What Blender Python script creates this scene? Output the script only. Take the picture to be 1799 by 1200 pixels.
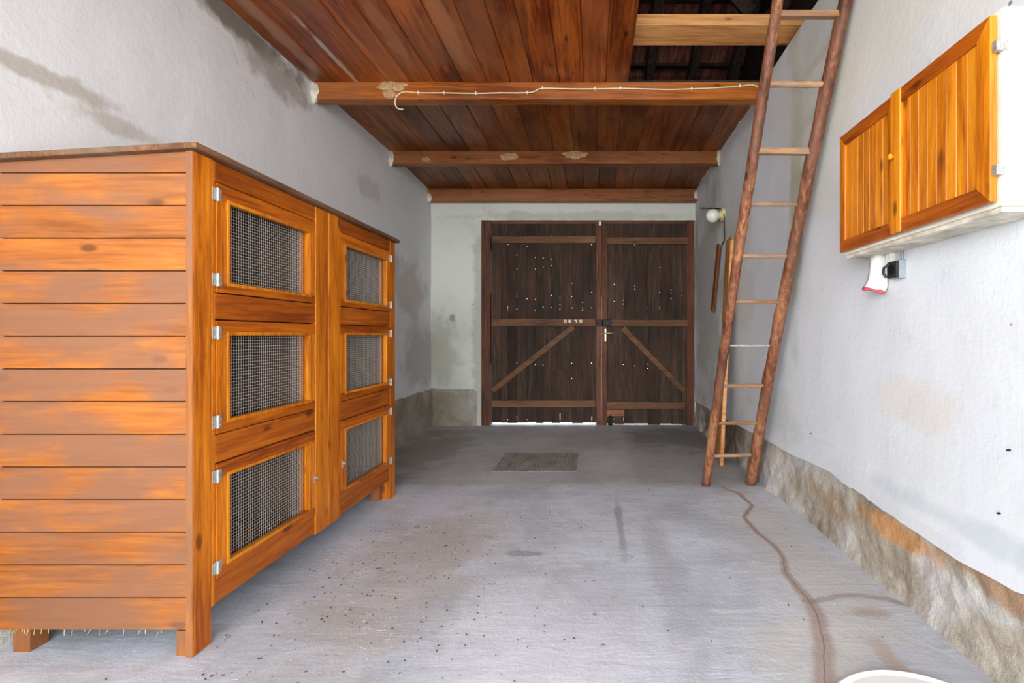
import bpy, bmesh, math, random
from mathutils import Vector, Matrix, noise
random.seed(7)
R = random.random
def U(a, b): return a + (b - a) * R()
for o in list(bpy.data.objects): bpy.data.objects.remove(o)
S = bpy.context.scene
C = S.collection
H = 1.13                                   # eye height

# ---------------------------------------------------------------- camera
cam = bpy.data.objects.new('camera', bpy.data.cameras.new('camera'))
cam.location = (0, 0, H); cam.rotation_euler = (math.pi/2, 0, 0)
cam.data.sensor_width = 36; cam.data.lens = 16.0
cam.data.shift_x = -(1045 - 899.5)/1799; cam.data.shift_y = -(600 - 588)/1799
cam.data.clip_start = 0.02
C.objects.link(cam); S.camera = cam

# ---------------------------------------------------------------- daylight
S.view_settings.view_transform = 'Standard'; S.view_settings.look = 'None'
S.view_settings.gamma = 1; S.view_settings.use_curve_mapping = False
S.view_settings.exposure = 0.62
w = bpy.data.worlds.new('boosted_horizon_sky'); S.world = w; w.use_nodes = True
wn = w.node_tree
bg = wn.nodes['Background']; bg.inputs[0].default_value = (0.93, 0.965, 1.0, 1)
tc = wn.nodes.new('ShaderNodeTexCoord'); sp = wn.nodes.new('ShaderNodeSeparateXYZ'); mr = wn.nodes.new('ShaderNodeMapRange'); mr.interpolation_type = 'SMOOTHSTEP'
wn.links.new(tc.outputs['Generated'], sp.inputs[0]); wn.links.new(sp.outputs['Z'], mr.inputs[0])
mr.inputs[1].default_value = 0.0; mr.inputs[2].default_value = 0.6; mr.inputs[3].default_value = 9.0; mr.inputs[4].default_value = 2.4   # horizon glow added so light reaches the far end of the room
m2_ = wn.nodes.new('ShaderNodeMapRange'); wn.links.new(sp.outputs['Y'], m2_.inputs[0])     # the added glow is kept to the yard side
m2_.inputs[1].default_value = -.2; m2_.inputs[2].default_value = .2; m2_.inputs[3].default_value = 9.0; m2_.inputs[4].default_value = 2.4
wn.links.new(m2_.outputs[0], mr.inputs[3])
wn.links.new(mr.outputs[0], bg.inputs[1])
sun = bpy.data.objects.new('sun', bpy.data.lights.new('sun', 'SUN')); C.objects.link(sun)
sun.data.energy = 14; sun.data.angle = .02; sun.data.color = (1, .96, .9); sun.rotation_euler = (math.radians(-4), math.radians(42), 0)
Y0 = -0.8                                  # the open front of the building, behind the camera
YB, XL, XR, ZC = 5.9, -2.125, 1.30, 3.03   # back wall, left wall, right wall, ceiling
pl = bpy.data.lights.new('doorway_daylight', 'AREA'); pl.shape = 'RECTANGLE'
pl.size = XR - XL - .04; pl.size_y = ZC - .04
pl.cycles.is_portal = True
po = bpy.data.objects.new('doorway_daylight', pl); C.objects.link(po)
po.location = ((XL+XR)/2, Y0 + .02, ZC/2); po.rotation_euler = (math.pi/2, 0, 0)

# ---------------------------------------------------------------- helpers
ORG = {}
def lin(c):
    return tuple(((v/255)/12.92 if v/255 <= .04045 else ((v/255+.055)/1.055)**2.4) for v in c) + (1,)
def tag(o, label=None, cat=None, group=None, kind=None):
    if label: o['label'] = label
    if cat: o['category'] = cat
    if group: o['group'] = group
    if kind: o['kind'] = kind
    return o
def thing(name, loc, label, cat, group=None):
    o = bpy.data.objects.new(name, None); o.empty_display_size = .05
    o.location = loc; C.objects.link(o); ORG[o.name] = Vector(loc)
    return tag(o, label, cat, group)
class MB:
    def __init__(s): s.v = []; s.f = []; s.r = []; s.ms = []; s.cur = R(); s.slot = 0
    def nw(s, r=None, slot=None):
        s.cur = R() if r is None else r
        if slot is not None: s.slot = slot
        return s
    def add(s, vs, fs):
        n = len(s.v); s.v += [Vector(p) for p in vs]; s.r += [s.cur]*len(fs); s.ms += [s.slot]*len(fs)
        s.f += [tuple(i+n for i in f) for f in fs]; return s
    def box(s, x0, x1, y0, y1, z0, z1):
        if x0 > x1: x0, x1 = x1, x0
        if y0 > y1: y0, y1 = y1, y0
        if z0 > z1: z0, z1 = z1, z0
        return s.add([(x0,y0,z0),(x1,y0,z0),(x1,y1,z0),(x0,y1,z0),(x0,y0,z1),(x1,y0,z1),(x1,y1,z1),(x0,y1,z1)],
              [(0,3,2,1),(4,5,6,7),(0,1,5,4),(1,2,6,5),(2,3,7,6),(3,0,4,7)])
    def bar(s, a, b, wu, wv, up=(0,0,1)):
        a, b = Vector(a), Vector(b); d = (b-a).normalized(); up = Vector(up)
        u = d.cross(up).normalized(); v = u.cross(d).normalized()
        vs = []
        for p in (a, b):
            for su, sv in ((-1,-1),(1,-1),(1,1),(-1,1)): vs.append(p + u*su*wu/2 + v*sv*wv/2)
        return s.add(vs, [(0,1,2,3),(7,6,5,4),(0,4,5,1),(1,5,6,2),(2,6,7,3),(3,7,4,0)])
    def tube(s, pts, rad, n=8, rough=0, cap=True):
        pts = [Vector(p) for p in pts]; k = len(pts)
        rs = rad if isinstance(rad, (list, tuple)) else [rad]*k
        vs, fs = [], []
        d0 = (pts[1]-pts[0]).normalized()
        ref = Vector((0,0,1)) if abs(d0.z) < .9 else Vector((0,1,0))
        u = d0.cross(ref).normalized()
        for i, p in enumerate(pts):
            d = (pts[min(i+1,k-1)] - pts[max(i-1,0)]).normalized()
            u = (u - d*u.dot(d)).normalized(); v = d.cross(u)
            for j in range(n):
                a = 2*math.pi*j/n
                q = rs[i]*(1 + (rough*noise.noise(Vector((i*.7, math.cos(a)*1.5, math.sin(a)*1.5+p.x*9))) if rough else 0))
                vs.append(p + (u*math.cos(a) + v*math.sin(a))*q)
        for i in range(k-1):
            for j in range(n):
                fs.append((i*n+j, i*n+(j+1)%n, (i+1)*n+(j+1)%n, (i+1)*n+j))
        if cap: fs.append(tuple(range(n))[::-1]); fs.append(tuple((k-1)*n+j for j in range(n)))
        return s.add(vs, fs)
    def lathe(s, c, prof, axis='z', n=24):
        # prof: list of (radius, height along axis)
        vs, fs = [], []; c = Vector(c)
        for r, h in prof:
            for j in range(n):
                a = 2*math.pi*j/n; x, y = r*math.cos(a), r*math.sin(a)
                vs.append(c + (Vector((x,y,h)) if axis=='z' else Vector((h,x,y)) if axis=='x' else Vector((x,h,y))))
        k = len(prof)
        for i in range(k-1):
            for j in range(n): fs.append((i*n+j, i*n+(j+1)%n, (i+1)*n+(j+1)%n, (i+1)*n+j))
        fs.append(tuple(range(n))[::-1]); fs.append(tuple((k-1)*n+j for j in range(n)))
        return s.add(vs, fs)
    def prism(s, poly, axis, a, b):
        # poly: 2D points in the plane of the other two axes
        def P(p, t): return (t,p[0],p[1]) if axis=='x' else (p[0],t,p[1]) if axis=='y' else (p[0],p[1],t)
        n = len(poly)
        vs = [P(p,a) for p in poly] + [P(p,b) for p in poly]
        return s.add(vs, [tuple(range(n)), tuple(range(2*n-1, n-1, -1))] + [(i,i+n,(i+1)%n+n,(i+1)%n) for i in range(n)])
    def build(s, name, mat, parent=None, bevel=0, smooth=False, label=None, cat=None, group=None, kind=None, seg=2, world=False, weld=False):
        me = bpy.data.meshes.new(name)
        if parent is not None: org = ORG[parent.name]
        elif world: org = Vector((0,0,0))
        else:
            lo = [min(p[i] for p in s.v) for i in range(3)]; hi = [max(p[i] for p in s.v) for i in range(3)]
            org = Vector(((lo[0]+hi[0])/2, (lo[1]+hi[1])/2, lo[2]))
        me.from_pydata([p-org for p in s.v], [], s.f)
        at = me.attributes.new('rnd', 'FLOAT', 'FACE'); at.data.foreach_set('value', s.r)
        if any(s.ms): me.polygons.foreach_set('material_index', s.ms)
        bm = bmesh.new(); bm.from_mesh(me)
        if weld: bmesh.ops.remove_doubles(bm, verts=bm.verts, dist=1e-5)
        bmesh.ops.recalc_face_normals(bm, faces=bm.faces); bm.to_mesh(me); bm.free()
        for q in (mat if isinstance(mat, (list, tuple)) else [mat]): me.materials.append(q)
        if smooth: me.shade_smooth()
        o = bpy.data.objects.new(name, me); C.objects.link(o)
        if parent is not None: o.parent = parent
        else: o.location = org
        ORG[o.name] = org
        if bevel:
            m = o.modifiers.new('bevel', 'BEVEL'); m.width = bevel; m.segments = seg; m.limit_method = 'ANGLE'; m.angle_limit = .7
            if not smooth:
                pass
        return tag(o, label, cat, group, kind)
def P(x, y, z):                              # a point seen at (x, y) in the photograph, z metres into the room
    return Vector(((x-1045)*z/800, z, H + (588-y)*z/800))

# ---------------------------------------------------------------- materials
class N:
    def __init__(s, name, rough=.7, spec=.3):
        s.m = bpy.data.materials.new(name); s.m.use_nodes = True; s.t = s.m.node_tree
        s.b = s.t.nodes['Principled BSDF']; s.b.inputs['Roughness'].default_value = rough
        s.b.inputs['Specular IOR Level'].default_value = spec
    def n(s, kind, **kw):
        x = s.t.nodes.new(kind)
        for k, v in kw.items(): setattr(x, k, v)
        return x
    def put(s, sock, v):
        if isinstance(v, bpy.types.NodeSocket): s.t.links.new(v, sock)
        elif v is not None: sock.default_value = v
    def math(s, op, a, b=None, c=None, clamp=False):
        x = s.n('ShaderNodeMath', operation=op, use_clamp=clamp)
        for i, q in enumerate((a,b,c)):
            if q is not None: s.put(x.inputs[i], q)
        return x.outputs[0]
    def vm(s, op, a, b=None, out=0):
        x = s.n('ShaderNodeVectorMath', operation=op); s.put(x.inputs[0], a)
        if b is not None: s.put(x.inputs[1], b)
        return x.outputs['Value'] if out == 'v' else x.outputs[0]
    def obj(s): return s.n('ShaderNodeTexCoord').outputs['Object']
    def pos(s): return s.n('ShaderNodeNewGeometry').outputs['Position']
    def noise(s, vec, scale, detail=4, rough=.55, dist=0):
        x = s.n('ShaderNodeTexNoise'); s.put(x.inputs['Vector'], vec); x.inputs['Scale'].default_value = scale
        x.inputs['Detail'].default_value = detail; x.inputs['Roughness'].default_value = rough; x.inputs['Distortion'].default_value = dist
        return x.outputs[0]
    def ramp(s, fac, stops, interp='LINEAR'):
        x = s.n('ShaderNodeValToRGB'); e = x.color_ramp.elements; x.color_ramp.interpolation = interp
        while len(e) < len(stops): e.new(.5)
        for i, (p, c) in enumerate(stops): e[i].position = p; e[i].color = c if len(c) == 4 else c + (1,)
        s.put(x.inputs[0], fac); return x.outputs[0]
    def step(s, v, lo, hi):                  # smooth 0..1
        x = s.n('ShaderNodeMapRange', interpolation_type='SMOOTHSTEP'); s.put(x.inputs[0], v)
        x.inputs[1].default_value = lo; x.inputs[2].default_value = hi; return x.outputs[0]
    def mix(s, fac, a, b, mode='MIX'):
        x = s.n('ShaderNodeMix', data_type='RGBA', blend_type=mode); s.put(x.inputs[0], fac); s.put(x.inputs[6], a); s.put(x.inputs[7], b)
        return x.outputs[2]
    def mul(s, vec, v): return s.vm('MULTIPLY', vec, v)
    def bump(s, h, strength=.3, dist=.01):
        x = s.n('ShaderNodeBump'); s.put(x.inputs['Height'], h); x.inputs['Strength'].default_value = strength
        x.inputs['Distance'].default_value = dist; s.put(s.b.inputs['Normal'], x.outputs[0])
    def col(s, c): s.put(s.b.inputs['Base Color'], c)
    def attr(s): return s.n('ShaderNodeAttribute', attribute_name='rnd').outputs['Fac']

def stains(m, c, lst):
    """lst: (centre, radii, colour, strength, noise scale, softness) — patches of dirt with a place and shape of their own"""
    p = m.pos()
    for cen, rad, colr, st, sc in lst:
        d = m.vm('DIVIDE', m.vm('SUBTRACT', p, cen), rad)
        L = m.vm('LENGTH', d, out='v')
        nn = m.noise(p, sc, 6, .62)
        q = m.math('ADD', L, m.math('MULTIPLY', m.math('SUBTRACT', nn, .5), 2.2))
        c = m.mix(m.math('MULTIPLY', m.math('SUBTRACT', 1, m.step(q, .45, 1.15)), st), c, lin(colr))
    return c
def wood(name, dark, mid, light, axis='z', rough=.5, spec=.35, knots=True, fade=None, fadeamt=.5, var=.25, g=1.0, bmp=.25, fades=1.0, st_=()):
    m = N(name, rough, spec)
    rnd = m.attr()
    off = m.vm('SCALE', (31.7, 17.3, 23.9)); off.node.inputs['Scale'].default_value = 1
    m.put(off.node.inputs['Scale'], rnd)
    ob = m.obj(); v = m.vm('ADD', ob, off)
    st = {'x': (.07,1,1), 'y': (1,.07,1), 'z': (1,1,.07)}[axis]
    st2 = {'x': (.45,1,1), 'y': (1,.45,1), 'z': (1,1,.45)}[axis]
    vs = m.mul(v, st)
    a = m.noise(vs, 22*g, 6, .65, 1.2); b = m.noise(vs, 85*g, 4, .65, .3); big = m.noise(m.mul(v, st2), 2.2, 3)
    f = m.math('ADD', m.math('MULTIPLY', a, .62), m.math('MULTIPLY', b, .38))
    f = m.math('ADD', f, m.math('MULTIPLY', m.math('SUBTRACT', big, .5), .5))
    c = m.ramp(f, [(.36, lin(dark)), (.5, lin(mid)), (.64, lin(light))])
    # per-board tone
    k = m.math('ADD', m.math('MULTIPLY', rnd, var), 1-var/2)
    hs = m.n('ShaderNodeHueSaturation'); m.put(hs.inputs['Value'], k); m.put(hs.inputs['Color'], c); c = hs.outputs[0]
    if knots:
        vo = m.n('ShaderNodeTexVoronoi'); m.put(vo.inputs['Vector'], m.mul(v, st2)); vo.inputs['Scale'].default_value = 9
        kn = m.math('SUBTRACT', 1, m.step(m.math('ADD', vo.outputs['Distance'], m.math('MULTIPLY', a, .10)), .12, .22))
        c = m.mix(m.math('MULTIPLY', kn, .8), c, lin(tuple(x*.62 for x in dark)))
    if fade:
        fn = m.noise(m.mul(v, {'x': (.45,1,1), 'y': (1,.45,1), 'z': (1,1,.45)}[axis]), 4.2*fades, 5, .6, .4)
        c = m.mix(m.math('MULTIPLY', m.step(fn, .40, .60), fadeamt), c, lin(fade))
    if st_: c = stains(m, c, st_)
    m.col(c)
    m.bump(m.math('ADD', b, m.math('MULTIPLY', a, .5)), bmp, .004)
    return m.m
def flat(name, c, rough=.6, metal=0, nz=.12, scale=60, spec=.3):
    m = N(name, rough, spec); m.b.inputs['Metallic'].default_value = metal
    n1 = m.noise(m.obj(), scale, 4)
    a = lin(tuple(x*(1-nz) for x in c)); b = lin(tuple(min(255, x*(1+nz*.6)) for x in c))
    m.col(m.ramp(n1, [(.3, a), (.7, b)])); m.bump(n1, .12, .002)
    return m.m

def polyline(m, pts, p=None, warp=.05, ws=6):
    """distance from a line drawn on the floor/wall (world positions)"""
    if p is None: p = m.pos()
    wn_ = m.n('ShaderNodeTexNoise'); m.put(wn_.inputs['Vector'], p); wn_.inputs['Scale'].default_value = ws; wn_.inputs['Detail'].default_value = 5
    p = m.vm('ADD', p, m.vm('MULTIPLY', m.vm('SUBTRACT', wn_.outputs['Color'], (.5,.5,.5)), (warp,warp,0)))
    out = None
    for a, b in zip(pts[:-1], pts[1:]):
        a, b = Vector(a), Vector(b); ba = b-a
        pa = m.vm('SUBTRACT', p, tuple(a))
        h = m.math('DIVIDE', m.vm('DOT_PRODUCT', pa, tuple(ba), 'v'), ba.length_squared, clamp=True)
        pr = m.vm('SCALE', tuple(ba)); m.put(pr.node.inputs['Scale'], h)
        d = m.vm('LENGTH', m.vm('SUBTRACT', pa, pr), out='v')
        out = d if out is None else m.math('MINIMUM', out, d)
    return out

def plaster(name, base, lst, mottled=.5, cracks=(), tint=(196,200,190)):
    m = N(name, .85, .15); p = m.pos()
    a = m.noise(p, 1.6, 6, .6, .4); b = m.noise(p, 11, 6, .65); f = m.noise(m.mul(p, (1,1,.25)), 30, 5, .7)
    c = m.mix(m.math('MULTIPLY', m.step(a, .42, .72), mottled), lin(base), lin(tint))
    c = m.mix(m.math('MULTIPLY', m.step(b, .58, .72), .22), c, lin(tuple(x*.84 for x in base)))
    # small pits
    vo = m.n('ShaderNodeTexVoronoi'); m.put(vo.inputs['Vector'], p); vo.inputs['Scale'].default_value = 3.4
    c = m.mix(m.math('MULTIPLY', m.math('SUBTRACT', 1, m.step(vo.outputs['Distance'], .018, .034)), .8), c, lin((95,88,80)))
    c = stains(m, c, lst)
    for pts, wd, colr in cracks:
        d = polyline(m, pts, p, .03, 9); c = m.mix(m.math('MULTIPLY', m.math('SUBTRACT', 1, m.step(d, wd*.3, wd)), .8), c, lin(colr))
    m.col(c)
    m.bump(m.math('ADD', m.math('ADD', m.math('MULTIPLY', a, 2.2), b), m.math('MULTIPLY', f, .35)), .22, .014)
    return m.m

def W(x, y, X):                               # pixel on a side wall at X
    z = X*800/(x-1045); return (X, z, H + (588-y)*z/800)
M = {}
M['plaster_left'] = plaster('aged_plaster', (220,220,221), [
    ((XL, 1.75, 2.13), (.2,.30,.045), (160,150,132), .65, 7),
    ((XL, 2.05, 2.06), (.2,.25,.05), (168,158,142), .55, 7),
    ((XL, 2.75, 2.98), (.2,.62,.10), (105,98,88), .9, 4),
    ((XL, 3.1, 2.86), (.2,.40,.13), (150,140,128), .7, 5),
    ((XL, 5.2, 1.7), (.2,.6,.35), (165,150,135), .5, 4),
    ((XL, 5.5, .85), (.2,.5,.5), (150,140,130), .5, 3),
    ((XL, 3.9, 1.7), (.2,.25,.28), (165,155,150), .45, 4), ((XL, 4.6, 1.9), (.2,.35,.22), (160,150,142), .6, 5), ((XL, 4.3, 2.5), (.2,.3,.12), (180,170,165), .5, 5)], .35,
    cracks=[([W(447,170,XL), W(418,115,XL), W(405,70,XL)], .004, (170,164,156))], tint=(206,208,212))
M['plaster_back'] = plaster('greenish_plaster', (216,220,211), [
    ((-1.85, YB, 1.35), (.05,.2,.06), (120,95,60), .6, 9),
    ((-2.0, YB, .9), (.25,.2,.5), (160,158,140), .5, 4),
    ((-1.5, YB, 1.2), (.10,.2,1.6), (150,148,138), .5, 5),
    ((-.2, YB, 2.66), (1.8,.2,.07), (170,165,155), .5, 5)], .6, tint=(186,192,180))
M['plaster_right'] = plaster('cool_white_plaster', (213,217,222), [
    ((XR, 2.95, 2.1), (.2,.12,1.1), (172,174,148), .85, 2.2),
    ((XR, 2.7, 2.5), (.2,.5,.6), (205,205,190), .6, 2),
    ((XR, 2.0, 2.6), (.2,.8,.5), (216,214,200), .6, 2),
    ((XR, 5.2, 1.6), (.2,.9,1.5), (165,163,150), .75, 2),
    ((XR, 4.2, 1.9), (.2,.6,1.2), (188,186,175), .5, 2),
    ((XR, 1.9, .85), (.2,.30,.12), (212,202,190), .5, 4),
    ((XR, 1.5, .46), (.2,.75,.055), (188,198,202), .7, 2), ((XR, 3.3, .55), (.2,.5,.2), (180,184,178), .4, 4)], .45, tint=(212,216,212))
def plinth_mat(name, rust=()):
    m = N(name, .9, .12); p = m.pos()
    a = m.noise(p, 3.2, 7, .62, .6); b = m.noise(p, 16, 6, .7); pp = m.noise(m.mul(p, (1,.6,1)), 5.5, 5, .6, 1.0)
    c = m.ramp(a, [(.3, lin((142,130,112))), (.46, lin((172,163,148))), (.58, lin((188,184,178))), (.75, lin((206,204,206)))])
    c = m.mix(m.math('MULTIPLY', m.step(b, .55, .75), .3), c, lin((110,98,84)))
    c = stains(m, c, rust); m.col(c)
    m.bump(m.math('ADD', m.math('MULTIPLY', a, 1.6), b), .8, .02); return m.m
M['plinth'] = plinth_mat('bare_cement_render', [((XR, 1.95, .27), (.2,.30,.06), (205,140,70), .7, 5), ((XR, 1.45, .33), (.2,.3,.07), (160,118,82), .75, 5),
    ((XR, 2.5, .2), (.2,.5,.1), (166,140,110), .5, 5), ((XR, 4.6, .2), (.2,1.0,.3), (104,82,64), .75, 4)])
M['plinth_dark'] = plinth_mat('damp_cement_render', [((XL, 5.3, .1), (.3,1.2,.5), (140,130,116), .6, 3), ((-1.8, YB, .1), (.5,.2,.4), (140,130,112), .5, 3)])

def floor_material():
    m = N('worn_concrete', .62, .3); p = m.pos()
    a = m.noise(p, 1.1, 7, .62, .6); b = m.noise(p, 7, 7, .68, .3); s = m.noise(m.mul(p, (.5, 3.0, 1)), 5, 6, .7, .5); f = m.noise(p, 60, 4, .7)
    c = m.ramp(a, [(.30, lin((164,170,178))), (.5, lin((196,202,212))), (.7, lin((216,222,232)))])
    c = m.mix(m.math('MULTIPLY', m.step(b, .5, .68), .4), c, lin((170,170,172)))
    c = m.mix(m.math('MULTIPLY', m.step(s, .52, .68), .5), c, lin((220,220,226)))
    sx = m.n('ShaderNodeSeparateXYZ'); m.put(sx.inputs[0], p)
    # older, darker slab by the gate
    yy = m.math('ADD', sx.outputs['Y'], m.math('MULTIPLY', m.math('SUBTRACT', b, .5), .12))
    old = m.step(yy, 3.36, 3.50)
    oldc = m.ramp(m.noise(p, 2.4, 6, .6), [(.3, lin((150,146,140))), (.55, lin((180,177,170))), (.8, lin((198,196,190)))])
    c = m.mix(m.math('MULTIPLY', old, .6), c, oldc)
    # dark right-hand strip of the old slab
    rt = m.math('MULTIPLY', m.step(sx.outputs['X'], .30, .36), old)
    c = m.mix(m.math('MULTIPLY', rt, .32), c, lin((136,134,131)))
    # pale joint
    j = m.math('ABSOLUTE', m.math('SUBTRACT', sx.outputs['Y'], 3.46)); jn = m.step(m.noise(p, 4, 5), .48, .6)
    c = m.mix(m.math('MULTIPLY', m.math('MULTIPLY', m.math('SUBTRACT', 1, m.step(j, .004, .02)), jn), .6), c, lin((205,203,196)))
    c = stains(m, c, [((-.35, 2.35, 0), (.12,.035,.1), (120,135,132), .6, 9), ((-.05,1.9,0), (.3,.25,.1), (180,178,188), .4, 5),
        ((-.9, 2.1, 0), (.35,.8,.1), (172,166,160), .6, 4), ((-1.0, 3.1, 0), (.25,.4,.1), (206,206,220), .7, 4),
        ((-.75, 2.6, 0), (.3,.5,.1), (176,170,164), .5, 6),
        ((.34, 2.0, 0), (.09,1.0,.1), (168,170,178), .5, 3), ((1.0, 2.3, 0), (.30,1.1,.1), (196,194,188), .6, 3), ((-.2,1.6,0), (.5,.4,.1), (214,214,224), .6, 4), ((.15, 2.7, 0), (.03,.5,.1), (136,138,146), .6, 3),
        ((1.03, 1.60, 0), (.05,.14,.1), (176,156,142), .8, 6), ((1.12, 1.84, 0), (.10,.05,.1), (172,154,142), .6, 7), ((.75,1.6,0), (.25,.35,.1), (204,202,196), .7, 4),
        ((.03,1.66,0), (.013,.008,.1), (90,160,140), .9, 3), ((-.0,1.84,0), (.010,.010,.1), (100,150,135), .7, 3),
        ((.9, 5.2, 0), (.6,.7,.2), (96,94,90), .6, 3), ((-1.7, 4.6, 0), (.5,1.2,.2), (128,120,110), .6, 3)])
    cr = [P(1290,870,1), ]
    def F(x, y):
        z = 904/(y-588); return ((x-1045)*z/800, z, 0)
    m1 = polyline(m, [F(1270,856), F(1300,868), F(1322,888), F(1307,908), F(1330,935), F(1362,960), F(1378,985), F(1380,1005), F(1400,1030), F(1425,1060), F(1440,1095), F(1447,1140), F(1450,1200)], p, .03, 9)
    m2 = polyline(m, [F(1425,1060), F(1470,1048), F(1510,1045), F(1560,1052), F(1590,1062)], p, .03, 9)
    wd = m.math('SUBTRACT', .050, m.math('MULTIPLY', m.step(sx.outputs['Y'], 1.6, 2.4), .026))
    q = m.math('DIVIDE', m1, wd)
    c = m.mix(m.math('MULTIPLY', m.math('SUBTRACT', 1, m.step(q, .35, 1)), .8), c, lin((166,144,134)))
    c = m.mix(m.math('MULTIPLY', m.math('SUBTRACT', 1, m.step(m2, .006, .026)), .55), c, lin((148,132,124)))
    fine = m.math('SUBTRACT', 1, m.step(m1, .001, .004))
    c = m.mix(m.math('MULTIPLY', fine, .5), c, lin((110,92,82)))
    # specks
    vo = m.n('ShaderNodeTexVoronoi'); m.put(vo.inputs['Vector'], p); vo.inputs['Scale'].default_value = 9
    c = m.mix(m.math('SUBTRACT', 1, m.step(vo.outputs['Distance'], .03, .05)), c, lin((236,236,238)))
    c = m.mix(m.math('MULTIPLY', m.step(f, .6, .8), .25), c, lin((130,128,130)))
    m.col(c)
    h = m.math('ADD', m.math('ADD', m.math('MULTIPLY', b, 1), m.math('MULTIPLY', s, .6)), m.math('MULTIPLY', f, .2))
    h = m.math('SUBTRACT', h, m.math('MULTIPLY', fine, .5))
    m.bump(h, .45, .012)
    m.put(m.b.inputs['Roughness'], m.ramp(a, [(.3, (.5,.5,.5)), (.7, (.72,.72,.72))]))
    return m.m
M['floor'] = floor_material()
M['ground'] = flat('pale_gravel', (190,188,182), .9, nz=.2, scale=8)
OR = dict(dark=(150,72,8), mid=(196,108,12), light=(220,134,26))
M['pine_z'] = wood('varnished_pine_upright', **OR, axis='z', rough=.45, var=.12)
M['pine_y'] = wood('varnished_pine_rail', (112,48,6), (156,76,10), (182,98,20), axis='y', rough=.45, var=.14)
M['pine_y2'] = wood('varnished_pine_door_rail', (126,56,6), (174,88,12), (198,110,20), axis='y', rough=.45, var=.12)
M['pine_x'] = wood('weathered_pine_boards', (128,70,22), (158,90,30), (180,108,38), axis='x', rough=.6, fade=(126,86,62), fadeamt=.85, var=.10, knots=True)
M['pine_leg'] = wood('faded_pine', (122,70,30), (146,88,40), (164,104,54), axis='z', rough=.6, fade=(120,86,66), fadeamt=.6, var=.1)
M['roof_ply'] = wood('grimy_roof_board', (84,54,32), (112,78,52), (136,102,76), axis='y', rough=.8, fade=(104,88,74), fadeamt=.6, knots=False)
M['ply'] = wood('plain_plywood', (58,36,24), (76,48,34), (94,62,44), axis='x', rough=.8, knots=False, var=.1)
M['cab_z'] = wood('honey_pine_upright', (160,80,8), (204,118,14), (222,142,28), axis='z', rough=.35, spec=.45, var=.16)
M['cab_y'] = wood('honey_pine_rail', (112,46,6), (156,76,12), (182,96,20), axis='y', rough=.35, spec=.45, var=.1)
M['ceil'] = wood('varnished_ceiling_boards', (66,20,2), (124,50,6), (178,90,24), axis='y', rough=.32, spec=.55, var=.6, fade=(172,104,60), fadeamt=.38, fades=.6, g=.8, st_=[((-1.79, 3.15, ZC), (.022,.45,.1), (196,176,160), .8, 6), ((-1.30, 2.9, ZC), (.05,.5,.1), (186,120,78), .5, 5), ((-1.05, 3.33, ZC), (.10,.10,.1), (70,50,40), .8, 6), ((-.92,2.85,ZC), (.07,.6,.1), (184,122,80), .5, 4), ((-2.0,2.8,ZC), (.05,.7,.1), (180,140,120), .5, 5)])
M['ceil_back'] = wood('varnished_ceiling_boards_rear', (62,26,4), (112,54,12), (152,84,30), axis='y', rough=.4, spec=.45, var=.6, fade=(150,96,60), fadeamt=.32, fades=.6, g=.8)
M['beam'] = wood('varnished_beam', (118,56,10), (168,92,26), (190,114,42), axis='x', rough=.45, fade=(160,102,64), fadeamt=.5, fades=.5)
M['beam_back'] = wood('dull_varnished_beam', (100,50,18), (140,80,34), (160,98,52), axis='x', rough=.5, fade=(150,104,72), fadeamt=.4, fades=.5)
M['raw'] = wood('unpainted_timber', (176,116,62), (212,152,92), (226,172,116), axis='x', rough=.7, var=.15)
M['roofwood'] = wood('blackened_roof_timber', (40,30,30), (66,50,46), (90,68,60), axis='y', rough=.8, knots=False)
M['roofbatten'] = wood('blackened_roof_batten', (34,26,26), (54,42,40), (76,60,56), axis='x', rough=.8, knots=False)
M['gate'] = wood('dark_gate_boards', (32,24,18), (54,41,32), (78,60,47), axis='z', rough=.8, fade=(84,50,36), fadeamt=.3, var=.75, knots=False)
M['gate_x'] = wood('gate_rail_wood', (74,50,34), (108,76,52), (134,98,72), axis='x', rough=.75, fade=(116,76,50), fadeamt=.4, knots=False)
M['gate_z'] = wood('gate_post_wood', (62,38,26), (96,60,42), (122,84,66), axis='z', rough=.75, fade=(104,58,36), fadeamt=.5, knots=False)
M['pole'] = wood('old_ladder_pole', (62,32,20), (114,66,42), (166,112,76), axis='z', rough=.5, fade=(130,92,72), fadeamt=.4, fades=1.6, knots=True, var=.1, bmp=.5)
M['rung'] = wood('worn_ladder_rung', (120,82,50), (158,116,78), (184,146,110), axis='x', rough=.65, fade=(128,112,104), fadeamt=.6, fades=2, knots=False)
M['plank_old'] = wood('old_plank_wood', (126,80,40), (166,116,62), (190,142,86), axis='z', rough=.7)
M['plank_red'] = wood('reddish_plank_wood', (96,46,20), (136,72,32), (164,96,50), axis='z', rough=.6)
M['zinc'] = flat('galvanised_steel', (188,188,182), .4, .6, .12)
M['wire'] = flat('galvanised_wire', (182,176,166), .5, .3, .08)
M['white'] = flat('off_white_paint', (232,226,208), .55, nz=.06, scale=9)
M['white2'] = flat('grimy_white_paint', (206,198,182), .7, nz=.22, scale=14)
M['plastic'] = flat('white_plastic', (236,236,232), .35, nz=.03, scale=20)
M['cream'] = flat('cream_porcelain', (222,208,150), .4, nz=.08)
M['bulb'] = flat('opal_glass', (236,236,226), .15, nz=.02, spec=.6)
M['black'] = flat('blackened_iron', (30,28,28), .5, .3)
M['brass'] = flat('worn_brass', (206,196,150), .35, .5)
M['cable'] = flat('ivory_cable', (232,216,180), .5, nz=.05)
M['cable_dark'] = flat('dusty_dark_cable', (62,54,46), .7)
M['grey'] = flat('grey_plastic', (150,158,164), .5, nz=.08)
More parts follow.
